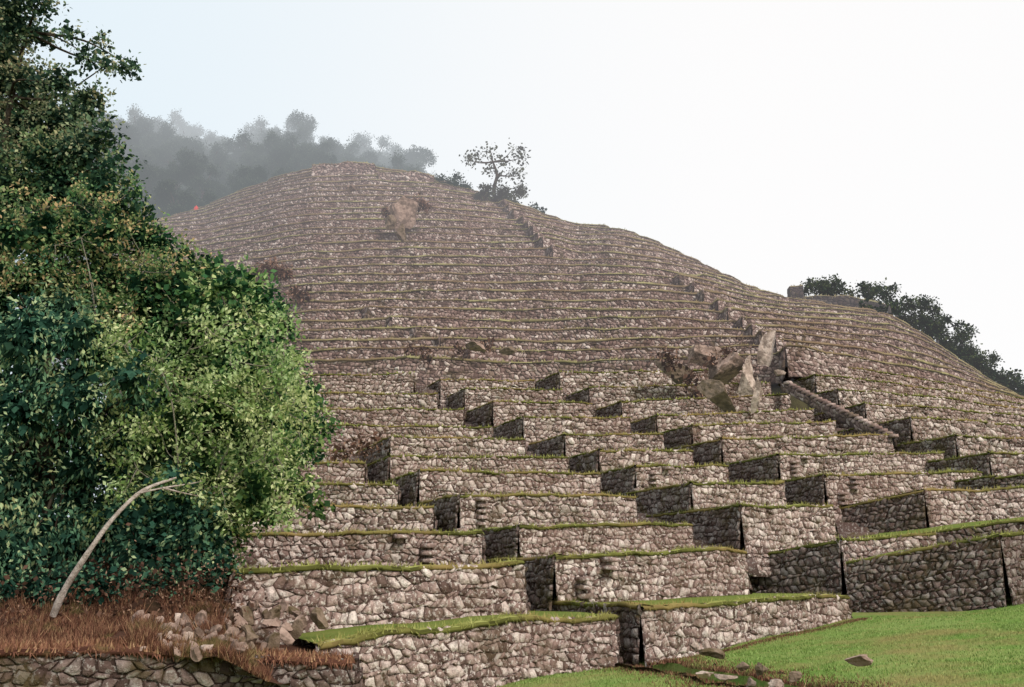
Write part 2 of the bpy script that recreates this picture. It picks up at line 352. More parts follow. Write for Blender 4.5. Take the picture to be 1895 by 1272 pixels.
# ------------------------------------------------------------------ upper terraces
gx = [200, 300, 550, 760, 1000, 1200, 1400, 1480, 1600, 1750, 1960]; gA = [700, 690, 668, 662, 672, 665, 655, 650, 664, 692, 757]
sx = [200, 300, 370, 450, 520, 580, 690, 800, 870, 950, 1040, 1060, 1140, 1200, 1290, 1380, 1460, 1640, 1700, 1760, 1840, 1895, 1960]
sS = [425, 402, 385, 350, 325, 309, 306, 326, 350, 378, 405, 413, 420, 440, 482, 528, 551, 579, 612, 655, 708, 740, 752]
nx_ = [200, 300, 450, 580, 700, 800, 900, 1000, 1060, 1140, 1200, 1290, 1380, 1460, 1640, 1760, 1895, 1960]
nn_ = [15, 18, 21, 22.3, 22.3, 20.7, 18.2, 15.7, 14.7, 14.2, 13.2, 11.2, 9.2, 7.7, 6.2, 4.2, 1.7, 1]
KS = 1.26; nn_ = [q*KS for q in nn_]; KM = int(22.3*KS)
dy = [305, 350, 400, 450, 500, 550, 600, 662, 700]; dD = [135, 123, 112, 102, 93, 84, 76, 67, 63]
def sm(x, X, Y_): return float(np.mean([np.interp(x+o, X, Y_) for o in (-25, 0, 25)]))
def yk(px, k):
    n = sm(px, nx_, nn_); A = sm(px, gx, gA); S = float(np.mean([np.interp(px+o, sx, sS) for o in (-8, 0, 8)])); t = min(1., k/n)
    return A-(A-S)*(1-(1-t)**1.5), n
for k in range(0, KM+1):
    yr_ = yk(690, k)[0]; z = ray(690, yr_)[1]*np.interp(yr_, dy, dD)
    pts = []; jogs = []; prev = None
    for px in range(230, 1985, 9):
        y, n = yk(px, k)
        if k > n+.02: continue
        y += (3.6*noise.noise(Vector((px*.006, k*1.1, 0)))+1.0*noise.noise(Vector((px*.02, k*5.1, 4))))*(1 if k < n-1.5 else .2)
        a, b = ray(px, y); Y = z/b
        j = None
        for (x0, y0, sl, ya, yb, am, dc) in ((925, 372, 1.0, 366, 470, 1.7, 60), (1262, 522, 1.45, 512, 662, 1.8, 130), (640, 560, 2.6, 560, 655, .7, 80)):
            X = x0+(y-y0)*sl
            if ya < y < yb:
                if px >= X: Y -= am*max(0, 1-(px-X)/dc)
                if prev is not None and prev < X <= px: j = True
        if j and len(pts): jogs.append(len(pts))
        prev = px; pts.append(np.array([a*Y, Y, CZ+z+.14*noise.noise(Vector((px*.02, k*7.7, 1)))]))
    if len(pts) < 4: continue
    e0, e1 = pts[0], pts[-1]
    if k > 1: pts = pts+[e1+np.array([2.5, 4, -.3]), e1+np.array([4, 10, -1])]
    pts = [e0+np.array([-3, 5, -.3])]+pts; jogs = [q+1 for q in jogs]
    pts = np.array(pts); FRONTS.append(pts)
    lab = 'topmost terrace band, just under the summit wall' if k == KM else 'long upper terrace band, %s above the stepped corners' % ('first' if k == 0 else ORD[k])
    root = empty('stone_terrace', pts[len(pts)//2], lab, 'terrace'); O = pts[len(pts)//2]
    a = Acc(); b = Acc(); cut = [0]+jogs+[len(pts)]
    for q in range(len(cut)-1):
        seg = pts[cut[q]:cut[q+1]]
        if len(seg) > 1: stones(a, seg, 2.1, .32, .235, .06, 1, bias=-.03)
        if q:
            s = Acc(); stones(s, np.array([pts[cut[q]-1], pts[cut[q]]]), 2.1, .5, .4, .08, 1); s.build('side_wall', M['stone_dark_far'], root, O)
    a.build('front_wall', M['stone_far'], root, O)
    rim(b, pts, True, k*2.1, .10, 9, .24, .06); b.build('turf_rim', M['rim_far'], root, O)
    n = len(pts); bk = pts.copy(); d = bk[:, :2]/np.linalg.norm(bk[:, :2], axis=1)[:, None]; bk[:, :2] += d*9
    i = np.arange(n-1); mk('grass_bed', np.concatenate([pts, bk]), [np.stack([i, i+1, i+n+1, i+n], 1)], M['bed_far'], root, None, O)

# hill body beneath the terraces
G = []
pxs = list(range(240, 1990, 25))
for px in pxs:
    c = []
    for fr in FRONTS:
        pp = 947.5+FP*(fr[:, 0]/(fr[:, 1]*ct+(fr[:, 2]-CZ)*st))
        if pp.min() <= px <= pp.max():
            o = np.argsort(pp); c.append((np.interp(px, pp[o], fr[o, 1]), np.interp(px, pp[o], fr[o, 2])))
    c = sorted(c); Yc = np.array([q[0] for q in c]); Zc = np.maximum.accumulate(np.array([q[1] for q in c]))
    Yc = np.concatenate([[min(Yc[0]-1, 18)], Yc, [Yc[-1]+14, Yc[-1]+60, Yc[-1]+160]]); Zc = np.concatenate([[Zc[0]-2], Zc, [Zc[-1]-1, Zc[-1]-30, -30]])
    t = np.linspace(0, len(Yc)-1, 100); Ys = np.interp(t, np.arange(len(Yc)), Yc); Zs = np.interp(t, np.arange(len(Zc)), Zc)-2.4-1.6*np.clip((44-Ys)/6, 0, 1)
    a = ray(px, 700)[0]; G.append(np.stack([a*Ys, Ys, Zs], 1))
G = np.array(G); na, nb = G.shape[:2]; I, J = np.meshgrid(np.arange(na-1), np.arange(nb-1), indexing='ij'); I = I.ravel(); J = J.ravel()
tag(mk('terraced_hill', G.reshape(-1, 3), [np.stack([I*nb+J, (I+1)*nb+J, (I+1)*nb+J+1, I*nb+J+1], 1)], M['hill'], smooth=True), kind='structure')

# ------------------------------------------------------------------ ground and lawn
def grid(name, xs, ys, fz, mat):
    X, Y = np.meshgrid(xs, ys, indexing='ij'); Z = np.array([[fz(x, y) for y in ys] for x in xs]); n = len(ys)
    I, J = np.meshgrid(np.arange(len(xs)-1), np.arange(n-1), indexing='ij'); I = I.ravel(); J = J.ravel()
    return tag(mk(name, np.stack([X, Y, Z], 2).reshape(-1, 3), [np.stack([I*n+J, (I+1)*n+J, (I+1)*n+J+1, I*n+J+1], 1)], mat, smooth=True), kind='structure')
grid('ground', np.linspace(-3000, 3000, 13), np.linspace(-3000, 3000, 13), lambda x, y: -16., M['forest'])
tr = np.array([[2.2, 20.6], [2.7, 19.3], [3.2, 17.2], [3.7, 15.2], [4.1, 13.2], [4.1, 11], [4.2, 8], [4.2, 5]])
def trX(y): return np.interp(-y, -tr[:, 1], tr[:, 0])+.12*math.sin(y*2.3)
def trd(x, y): return abs(x-trX(y)) if 5 <= y <= 20.6 else 99
def lz(x, y): return CZ-1.77+.087*min(max(x, -3), 25)+.12*noise.noise(Vector((x*.3, y*.3, 0)))+.03*noise.noise(Vector((x*1.5, y*1.5, 0)))
def lz2(x, y):
    d = trd(x, y); w = .46+.18*noise.noise(Vector((0, y*1.1, 2)))
    return lz(x, y)-(.55*(1-min(1, max(0, (d-w*.6)/(w*.5)))))
grid('lawn', np.concatenate([np.linspace(-16, 0, 30), np.arange(.1, 9, .1), np.linspace(9.2, 34, 60)]), np.concatenate([np.linspace(-6, 8.8, 18), np.arange(9, 22, .1), np.linspace(22.3, 34, 25)]), lz2, M['lawn'])
V = []; ys = np.arange(5, 20.8, .15)
for y in ys:
    X = trX(y)
    for dx, dz in ((-.68, .02), (-.42, -.36), (0, -.50), (.42, -.34), (.80, .05)): V.append((X+dx+random.uniform(-.1, .1), y, lz(X, y)+dz+random.uniform(-.03, .04)))
Q = [[i*5+j, (i+1)*5+j, (i+1)*5+j+1, i*5+j+1] for i in range(len(ys)-1) for j in range(4)]
tag(mk('ditch', V, [np.array(Q)], M['soil']), kind='structure')
def blades(name, n, posf, ln, w, mat):
    V = []; R = []
    for _ in range(n):
        p = posf()
        if p is None: continue
        l = ln*random.uniform(.5, 1.4); a = random.uniform(0, 6.28); c, s = math.cos(a)*w, math.sin(a)*w
        V += [(p[0]+c, p[1]+s, p[2]-.01), (p[0]-c, p[1]-s, p[2]-.01), (p[0]+random.gauss(0, .4)*l, p[1]+random.gauss(0, .4)*l, p[2]+l)]; R.append(random.random())
    return tag(mk(name, V, [np.arange(len(V)).reshape(-1, 3)], mat, rnd=[R]), kind='stuff')
def lp():
    y = random.uniform(8.5, 27); x = random.uniform(-.5, .62*y)
    if trd(x, y) < .45: return None
    return (x, y, lz(x, y))
tag(blades('lawn_grass', 70000, lp, .035, .010, M['blade']), 'short green lawn grass in front of the right hand terraces', 'grass')
def edge():
    if random.random() < .75:
        y = random.uniform(9, 20.5); x = trX(y)+random.choice((-1, 1))*(.36+abs(random.gauss(0, .4)))
    else:   # foot of the lowest right hand wall
        t = random.random(); a = P(1185, 1121, 20.5); b = P(1568, 1101, 27); x = a[0]+(b[0]-a[0])*t+.3; y = a[1]+(b[1]-a[1])*t-.3-abs(random.gauss(0, .25))
    return (x, y, lz(x, y)-.02)
tag(blades('ditch_grass', 18000, edge, .06, .012, M['dry']), 'dry brown grass fringing the dark ditch and wall foot', 'grass')

# bank under the trees
rowsB = [(1212, 13.0), (1190, 13.8), (1150, 14.9), (1110, 15.9), (1070, 17.2), (1040, 19), (1000, 22), (960, 26)]
BG = []; bx = list(range(-600, 560, 20))
for px in bx:
    col = []
    for (y, Y) in rowsB:
        f = min(1, max(0, (px-400)/120)); q = P(px, y, Y)
        q[2] -= f*(.25+(Y-13)*.35); q[2] += .26*noise.noise(Vector((q[0]*.9, q[1]*.9, 4)))
        col.append(q)
    BG.append(col)
BG = np.array(BG); n = len(rowsB); I, J = np.meshgrid(np.arange(len(bx)-1), np.arange(n-1), indexing='ij'); I = I.ravel(); J = J.ravel()
tag(mk('earth_bank', BG.reshape(-1, 3), [np.stack([I*n+J, (I+1)*n+J, (I+1)*n+J+1, I*n+J+1], 1)], M['bank'], smooth=True), kind='structure')
def bp():
    i = random.uniform(25, len(bx)-3); j = random.random()**1.2*5.2; a, b = int(i), int(j); u, v = i-a, j-b
    if noise.noise(Vector((i*.35, j*.9, 2))) < -.25: return None
    return (BG[a, b]*(1-u)+BG[a+1, b]*u)*(1-v)+(BG[a, b+1]*(1-u)+BG[a+1, b+1]*u)*v
tag(blades('dry_grass', 80000, bp, .07, .008, M['dry']), 'dry reddish brown grass covering the bank under the trees', 'grass')
def bt():
    p = bp()
    if p is None or noise.noise(Vector((p[0]*2.2, p[1]*2.2, 8))) < .12: return None
    return p
tag(blades('tall_dry_grass', 44000, bt, .18, .008, M['dry']), 'taller tufts of reddish dry grass and stalks on the bank', 'grass')

# ------------------------------------------------------------------ rocks
def rock_mesh(name, mat, sc, seed, ang=1.0, sub=3):
    bm = bmesh.new(); bmesh.ops.create_icosphere(bm, subdivisions=sub, radius=1)
    r = random.Random(seed); planes = [(Vector((r.gauss(0, 1), r.gauss(0, 1), r.gauss(0, 1))).normalized(), r.uniform(.30, .7)) for _ in range(10)]
    for v in bm.verts:
        p = v.co.copy()
        p *= 1+.35*noise.noise(p*1.1+Vector((seed*3, 0, 0)))
        for nrm, d in planes:
            t = p.dot(nrm)
            if t > d: p -= nrm*(t-d)*ang
        p *= 1.15+.16*noise.noise(p*3.5+Vector((seed, 0, 0)))+.08*noise.noise(p*8+Vector((seed, 0, 0)))
        v.co = Vector((p.x*sc[0], p.y*sc[1], p.z*sc[2]))
    me = bpy.data.meshes.new(name); bm.to_mesh(me); bm.free(); me.materials.append(mat)
    o = bpy.data.objects.new(name, me); COL.objects.link(o)
    return o
def rock(px, py, Y, wpx, hpx, label, mat='boulder', name='boulder', seed=1, rot=0, group=None):
    s = Y/FP; o = rock_mesh(name, M[mat], (wpx*s*.5*1.4, wpx*s*.55, hpx*s*.5*1.4), seed, sub=4 if wpx > 18 and Y > 40 else 3)
    o.location = [float(v) for v in P(px, py, Y)]; o.rotation_euler = (0, rot, (seed*1.3) % .8-.4); return tag(o, label, 'rock', group)
rock(748, 396, 103.8, 42, 56, 'large pale boulder standing out on the upper left of the hill', 'boulder', seed=3, rot=.5)
rock(724, 408, 103.4, 26, 26, 'brown boulder leaning on the left of the large pale boulder', 'boulder_moss', seed=5, rot=-.3)
rock(744, 432, 98.5, 18, 28, 'narrow rock just below the large pale boulder', 'boulder_moss', seed=6)
rock(652, 350, 116, 14, 14, 'small pale rock near the summit, up left of the large boulder', 'boulder', seed=8)
rock(1414, 652, 61, 34, 66, 'tall pale rock pillar at the top of the long stairway', 'boulder_pale', seed=11, rot=.12)
rock(1380, 698, 58, 34, 60, 'pale leaning rock in the middle of the outcrop', 'boulder_pale', seed=12, rot=.4)
rock(1400, 735, 55, 18, 60, 'bright upright rock slab at the foot of the outcrop', 'boulder_pale', seed=13, rot=.15)
rock(1300, 660, 61.3, 44, 54, 'brown pointed rock on the left of the outcrop', 'boulder', seed=14, rot=-.4)
rock(1332, 735, 56.5, 62, 36, 'low brown rock at the lower left of the outcrop', 'boulder_moss', seed=15, rot=.5)
rock(1250, 690, 60.4, 60, 28, 'flat brown rock on the left edge of the outcrop', 'boulder_moss', seed=16, rot=.3)
rock(1340, 688, 59.8, 58, 42, 'squat brown rock at the centre of the outcrop', 'boulder', seed=17, rot=-.4)
rock(1440, 690, 58, 16, 12, 'small pale stone beside the upper steps of the long stairway', 'boulder_pale', seed=18)
rock(945, 650, 64, 26, 16, 'dark rock lodged in the terraces at the middle of the hill', 'boulder_moss', seed=19)
rock(885, 642, 64.5, 30, 18, 'brown rock just left of the dark rock at mid hill', 'boulder', seed=20)
rock(1582, 1222, 13.9, 36, 20, 'grey rock lying alone on the right of the lawn', 'boulder', seed=21)
rock(1318, 1206, 16.9, 32, 20, 'dark rock on the lawn at the head of the ditch', 'boulder_moss', seed=22)
rock(1285, 1196, 17.8, 16, 12, 'small pale rock between the ditch head and the wall', 'boulder_pale', seed=23)
ds = [(1300, 1246, 15.0, 24, 11, 'flat pale stone on the near edge of the ditch, leftmost'), (1345, 1254, 14.3, 28, 13, 'wide pale stone on the near edge of the ditch, second from left'), (1390, 1262, 13.5, 22, 12, 'pale stone on the near edge of the ditch, third from left'),
      (1440, 1270, 12.8, 32, 13, 'long pale stone on the near ditch edge at the frame bottom'), (1372, 1236, 15.4, 20, 12, 'small grey stone inside the ditch'), (1410, 1240, 15.0, 26, 16, 'dark wet stone inside the ditch'), (1470, 1252, 13.9, 22, 12, 'dark stone on the far side of the ditch')]
for i, (a, b, c, d, e, l) in enumerate(ds): rock(a, b, c, d, e, l, 'boulder_pale' if 'pale' in l else 'boulder_moss', 'ditch_stone', 30+i)
prot = [rock_mesh('loose_stone', M['boulder_pale'], (1.3, 1.0, .95), 50+i, sub=2) for i in range(4)]
used = [False]*4
bank_pt = lambda px, py: float(np.interp(-py, [-q[0] for q in rowsB], [q[1] for q in rowsB]))
for i in range(110):
    if i < 74:
        px, py = random.uniform(250, 450), random.uniform(1150, 1208); Y = bank_pt(px, py)-.15; s = random.uniform(7, 15)*Y/FP
        lab = 'loose stone in the collapsed rubble below the dry bank'; g = 'loose stones of the collapsed wall'
    else: px, py = random.uniform(405, 590), random.uniform(1120, 1205); Y = 14.4+(1205-py)*.022; s = random.uniform(7, 17)*Y/FP; lab = 'mossy loose stone tumbled at the left end of the lowest walls'; g = 'mossy tumbled stones'
    k = i % 4; o = prot[k] if not used[k] else prot[k].copy()
    if used[k]: COL.objects.link(o)
    used[k] = True
    if i >= 74 or i % 3:
        o.data = o.data.copy(); o.data.materials[0] = M['boulder_moss'] if (i % 2 and i >= 74) else M['boulder']
    o.location = [float(v) for v in P(px, py, Y)]; o.rotation_euler = (random.uniform(0, 6), random.uniform(0, 6), random.uniform(0, 6)); o.scale = (s, s, s); tag(o, lab, 'stone', g)

# long stairway: low steps with rubble flanks
sp = [(1650, 804, 50.9), (1560, 759, 54.9), (1500, 730, 57.9), (1448, 703, 60.4)]
sp = np.array([P(*q) for q in sp]); rs, cum = resample(sp, .42)
root = empty('stone_stairway', rs[0], 'narrow grey stone stairway climbing diagonally up to the rock outcrop', 'stairway')
for i, p in enumerate(rs[:-1]):
    t2 = rs[i+1][:2]-p[:2]; t2 /= np.linalg.norm(t2); side = np.array([-t2[1], t2[0]])
    V, Q = box_pts(p+np.array([0, 0, -.10]), side, -t2, .34+random.uniform(-.08, .08), .46, .16); a = Acc(); a.put(V, (Q, random.uniform(.25, .75))); a.build('step', M['stone_far'], root, rs[0])
t = np.gradient(rs[:, :2], axis=0); t /= np.linalg.norm(t, axis=1)[:, None]; sd_ = np.stack([-t[:, 1], t[:, 0]], 1)
for sgn in (1, -1):
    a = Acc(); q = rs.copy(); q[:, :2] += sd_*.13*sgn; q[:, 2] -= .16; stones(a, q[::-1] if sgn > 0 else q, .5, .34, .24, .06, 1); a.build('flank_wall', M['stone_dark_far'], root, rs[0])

# ruins
def ruin(pts, H, label, mat='stone_far', dp=1.):
    A = np.array([P(*q) for q in pts]); root = empty('ruined_wall', A[0], label, 'wall'); a = Acc(); w = wobble(A, 3.3, .1, .35); stones(a, w, H, .5, .36, .1, 1); a.build('stone_face', M[mat], root, A[0])
    b = w.copy(); b[:, 1] += dp; a = Acc(); stones(a, b[::-1], H, .6, .42, .1, 1); a.build('rear_face', M[mat], root, A[0])
    n = len(w); i = np.arange(n-1); a = Acc(); a.put(np.concatenate([w, b]), (np.stack([i, i+1, i+n+1, i+n], 1), .2)); rim(a, w, True, 1.2, .1, 10, .3, .06); a.build('turf_top', M['rim_far'], root, A[0])
ruin([(578, 305, 131), (640, 303, 131), (694, 303, 131)], 2.0, 'straight low ruined wall crowning the summit of the terraces')
ruin([(700, 318, 129), (760, 319, 129), (803, 327, 130)], 1.6, 'low ruined wall just right of the summit wall')
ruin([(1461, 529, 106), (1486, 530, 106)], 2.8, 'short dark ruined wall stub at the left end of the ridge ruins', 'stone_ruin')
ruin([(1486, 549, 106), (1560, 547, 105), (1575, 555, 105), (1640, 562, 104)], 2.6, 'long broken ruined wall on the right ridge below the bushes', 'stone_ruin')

# ------------------------------------------------------------------ trees
def tube(acc, pts, r0, r1, seg=7, r=.5):
    pts = np.array(pts, float); c = np.linspace(0, len(pts)-1, (len(pts)-1)*4+1); k = np.arange(len(pts))
    q = np.stack([np.interp(c, k, pts[:, i]) for i in range(3)], 1)
    for _ in range(3): q[1:-1] = (q[:-2]+2*q[1:-1]+q[2:])/4
    n = len(q); t = np.gradient(q, axis=0); t /= np.linalg.norm(t, axis=1)[:, None]+1e-9
    ref = np.array([.3, 1, .1]); a = np.cross(t, ref); a /= np.linalg.norm(a, axis=1)[:, None]+1e-9; b = np.cross(t, a)
    rad = np.linspace(r0, r1, n)*(1+.08*rng.normal(0, 1, n)); th = np.arange(seg)*2*math.pi/seg
    V = q[:, None]+rad[:, None, None]*(np.cos(th)[None, :, None]*a[:, None]+np.sin(th)[None, :, None]*b[:, None])
    i, j = np.meshgrid(np.arange(n-1), np.arange(seg), indexing='ij'); i = i.ravel(); j = j.ravel(); j2 = (j+1) % seg
    acc.put(V.reshape(-1, 3), (np.stack([i*seg+j, i*seg+j2, (i+1)*seg+j2, (i+1)*seg+j], 1), r))
def leaves(acc, cen, outw, per, spread, size, droop=.2, asp=.32, lo=0., tonev=None):
    m = len(cen); c = np.repeat(cen, per, 0); o = np.repeat(outw, per, 0); n = len(c)
    p = c+rng.normal(0, 1, (n, 3))*spread
    d = rng.normal(0, .6, (n, 3))+o*.8; d[:, 2] -= droop; d /= np.linalg.norm(d, axis=1)[:, None]+1e-9
    s = np.cross(d, rng.normal(0, 1, (n, 3))+np.array([0, 0, 1.2])); s /= np.linalg.norm(s, axis=1)[:, None]+1e-9
    l = (size*rng.uniform(.6, 1.4, n))[:, None]; mid = p+d*l*.45; mid[:, 2] += .04*size
    V = np.stack([p, mid+s*l*asp, p+d*l, mid-s*l*asp], 1).reshape(-1, 3)
    r = np.clip(np.repeat(tonev, per)+rng.normal(0, .17, n)+lo, 0.03, 1)
    acc.put(V, (np.arange(n*4).reshape(-1, 4), r))
def crown(acc, clumps, dens=26, per=13, size=.13, spread=.11, droop=.2, asp=.32, lo=0., inner=1., rag=.3):
    for c, r in clumps:
        n = max(8, int(dens*r*r*4)); d = rng.normal(0, 1, (n, 3)); d /= np.linalg.norm(d, axis=1)[:, None]
        R = r*(rng.uniform(.5, 1.0, n)+rag*np.abs(rng.normal(0, .5, n))*(rng.random(n) < .4)); q = c+d*R[:, None]*np.array([1, .9, .85])
        tone = rng.uniform(.15, .82, n)+.12*rng.normal(0, 1, n)+.15*(d[:, 2] > .2)+rng.uniform(-.14, .14)  # upper side of each clump toned lighter, top light painted in
        leaves(acc, q, d, per, spread, size, droop, asp, lo, np.clip(tone, .05, .95))
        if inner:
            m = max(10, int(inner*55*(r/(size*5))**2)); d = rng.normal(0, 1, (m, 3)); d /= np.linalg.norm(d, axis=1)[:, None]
            q = c+d*(r*rng.uniform(.1, .5, m))[:, None]; leaves(acc, q, d, 3, spread, size*1.6, droop, .4, 0, np.full(m, .10))  # dark-toned inner leaves stand in for the shade inside the crown
def tree(name, base, trunk, clumps_px, leaf, label, cat='tree', r0=.16, bark='bark', limbs=True, group=None, nl=99, **kw):
    B = P(*base); root = empty(name, B, label, cat, group)
    cl = [(P(px, py, Y), rp*Y/FP) for px, py, Y, rp in clumps_px]
    a = Acc(); T = [P(*q) for q in trunk]; tube(a, T, r0, r0*.35, 8); a.build('trunk', M[bark], root, B, True)
    if limbs:
        for c, r in cl[:nl]:
            a = Acc()
            k = min(range(len(T)), key=lambda i: np.linalg.norm(T[i]-c)+(0 if i >= len(T)//2 else 3)); s = T[k]
            m = (s+c)/2+rng.normal(0, .12, 3)*np.linalg.norm(c-s); tube(a, [s, m, c+rng.normal(0, .3, 3)*r], r0*.35, r0*.08, 5)
            a.build('limb', M[bark], root, B, True)
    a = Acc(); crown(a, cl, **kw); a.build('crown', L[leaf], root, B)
    return root
def cl(Y, lst, dv=1.1): return [(x, y, Y+random.uniform(-dv, dv), r) for x, y, r in lst]

specs = [
 ('tall_tree', (-60, 1060, 21), [(-60, 1060, 21), (-50, 700, 21), (-20, 400, 21), (20, 180, 21), (50, 60, 21)],
     cl(21, [(20, 20, 46), (75, 8, 30), (0, 95, 46), (45, 150, 44), (105, 150, 38), (160, 105, 26), (195, 118, 17), (222, 122, 9), (244, 125, 5), (110, 225, 58), (165, 190, 38), (30, 240, 80), (150, 280, 56), (195, 240, 28), (-60, 120, 90), (-70, 260, 100), (-60, 0, 80), (186, 78, 12), (45, -30, 55), (80, 70, 22), (55, 60, 26), (20, 60, 34), (130, 60, 9)]), 'dark',
     'tall dark green tree rising to the top left corner', dict(dens=38, per=13, size=.09, r0=.12, nl=10, rag=.7)),
 ('leafy_tree', (40, 1060, 19.8), [(40, 1060, 20.8), (50, 700, 20.8), (80, 450, 20.8), (110, 360, 20.8)],
     cl(19.8, [(20, 350, 80), (110, 340, 66), (185, 335, 44), (216, 300, 24), (60, 430, 70), (225, 385, 34), (-60, 400, 90), (150, 410, 60), (245, 350, 24), (90, 290, 60), (265, 395, 24), (205, 265, 18)]), 'umber',
     'brownish green tree just below the tall dark tree at the left', dict(dens=32, per=13, size=.085, r0=.10, rag=.8)),
 ('leafy_tree', (150, 1060, 18.8), [(150, 1060, 19.6), (170, 800, 19.6), (150, 600, 19.6), (180, 480, 19.6)],
     cl(18.8, [(20, 430, 45), (85, 420, 45), (150, 425, 45), (205, 430, 42), (255, 425, 34), (295, 450, 38), (335, 478, 34), (200, 520, 66), (80, 520, 76), (345, 520, 38), (-20, 540, 90), (280, 530, 50), (378, 500, 26)]), 'orange',
     'tree with orange tinted leaf tips at the left edge of the hill', dict(dens=32, per=13, size=.085, lo=.08, r0=.10, rag=.8)),
 ('leafy_tree', (330, 1060, 18.2), [(330, 1060, 18.6), (335, 850, 18.6), (325, 740, 18.2), (290, 670, 18), (330, 600, 18)],
     cl(17.8, [(405, 518, 32), (445, 524, 26), (480, 550, 28), (360, 560, 42), (300, 600, 50), (420, 590, 44), (488, 612, 34), (235, 590, 42), (350, 680, 54), (440, 690, 50), (508, 680, 32), (260, 690, 50), (190, 660, 46), (375, 750, 46)]), 'green',
     'broad leaved green tree bulging in front of the hillside', dict(dens=27, per=11, size=.11, asp=.34, lo=.12, bark='twig', r0=.05, nl=9, rag=.9)),
 ('dense_shrub', (480, 960, 20), [(480, 960, 20), (490, 900, 20), (510, 800, 20), (520, 650, 20)],
     cl(19.8, [(505, 565, 32), (525, 605, 26), (532, 670, 34), (568, 735, 32), (568, 790, 44), (603, 792, 20), (500, 790, 60), (530, 845, 34), (480, 740, 50), (570, 830, 26)], .4), 'green',
     'dense bright green shrub hanging beside the lower terraces', dict(cat='shrub', dens=38, per=13, size=.075, droop=.45, nl=2, rag=.6)),
 ('leafy_tree', (80, 1120, 16.5), [(80, 1120, 17.3), (90, 950, 17.3), (80, 800, 17.3), (90, 650, 17.3)],
     cl(16.8, [(50, 620, 80), (150, 610, 54), (40, 750, 80), (140, 740, 70), (60, 880, 80), (160, 860, 66), (230, 780, 62), (-80, 700, 110), (-60, 880, 110), (100, 980, 66), (20, 1020, 70), (180, 950, 52), (250, 700, 46)]), 'teal',
     'deep green tree with drooping foliage filling the left edge', dict(dens=30, per=14, size=.10, droop=.9, asp=.2, lo=.10, r0=.15, rag=.8)),
 ('leafy_tree', (430, 1070, 17.4), [(430, 1070, 17.8), (420, 960, 17.8), (400, 860, 17.8), (390, 800, 17.8)],
     cl(17.3, [(320, 790, 56), (400, 790, 54), (450, 840, 46), (380, 870, 56), (470, 900, 44), (530, 890, 36), (425, 950, 38), (490, 945, 32), (555, 915, 26), (300, 850, 46), (585, 935, 13), (440, 1000, 20), (420, 1040, 18)]), 'broad',
     'lower yellow green tree spreading over the left terrace ends', dict(dens=29, per=11, size=.09, asp=.28, lo=.03, bark='twig', r0=.05, nl=6, rag=.9)),
 ('leaning_tree', (98, 1140, 14.8), [(98, 1140, 14.8), (118, 1092, 14.7), (158, 1030, 14.6), (205, 962, 14.7), (262, 905, 15.0), (325, 885, 15.6)],
     cl(16.2, [(310, 940, 44), (360, 960, 46), (290, 1000, 46), (340, 1010, 46), (385, 1020, 38), (250, 1010, 42), (330, 890, 34), (395, 985, 34), (240, 950, 34), (320, 905, 22)], .3), 'teal',
     'small tree with a pale curved leaning trunk at the lower left', dict(dens=34, per=13, size=.085, droop=.5, bark='pale', r0=.056, nl=0, limbs=False, rag=.6)),
 ('low_bush', (60, 1120, 16.1), [(60, 1120, 16.1), (60, 1090, 16.1), (70, 1060, 16.1)], cl(15.7, [(20, 1088, 42), (80, 1080, 42), (140, 1070, 40), (-60, 1070, 60), (195, 1072, 34)], .2), 'teal',
     'low dark bush behind the foot of the leaning trunk', dict(cat='bush', dens=34, per=13, size=.075, droop=.6, lo=-.08, rag=.7)),
 ('low_bush', (390, 1075, 16.6), [(390, 1075, 16.6), (390, 1060, 16.6), (395, 1040, 16.6)], cl(15.8, [(400, 1048, 28), (360, 1060, 30), (310, 1068, 28), (260, 1074, 26)], .2), 'teal',
     'low green bush at the right end of the dry bank', dict(cat='bush', dens=34, per=13, size=.075, lo=-.05, rag=.7)),
]
ey = [0, 100, 200, 300, 400, 450, 480, 530, 600, 700, 780, 830, 900, 960, 1000, 1060]; ex = [75, 110, 180, 235, 280, 335, 415, 490, 530, 555, 600, 590, 560, 540, 425, 415]
base_cl = [list(s[3]) for s in specs]
for y in range(35, 1050, 60):
    for x in np.arange(-110+(y % 4)*15, np.interp(y, ey, ex)-50, 66):
        best = min(range(8), key=lambda i: min(math.hypot(c[0]-x, c[1]-y)-c[3]*.5 for c in base_cl[i]))
        Y0 = base_cl[best][0][2]; specs[best][3].append((x+random.uniform(-14, 14), y+random.uniform(-14, 14), Y0+1.6, random.uniform(44, 60)))
trees = [tree(nm, b, t, c, lf, lab, **kw) for (nm, b, t, c, lf, lab, kw) in specs]
lt = trees[7]; B = P(98, 1140, 14.8)
for bp_ in ([(250, 915, 14.95), (300, 903, 15.1), (345, 897, 15.5), (380, 890, 16)], [(300, 903, 15.1), (335, 912, 15.3), (375, 920, 15.8)]):
    a = Acc(); tube(a, [P(*q) for q in bp_], .020, .007, 6); a.build('branch', M['pale'], lt, B, True)

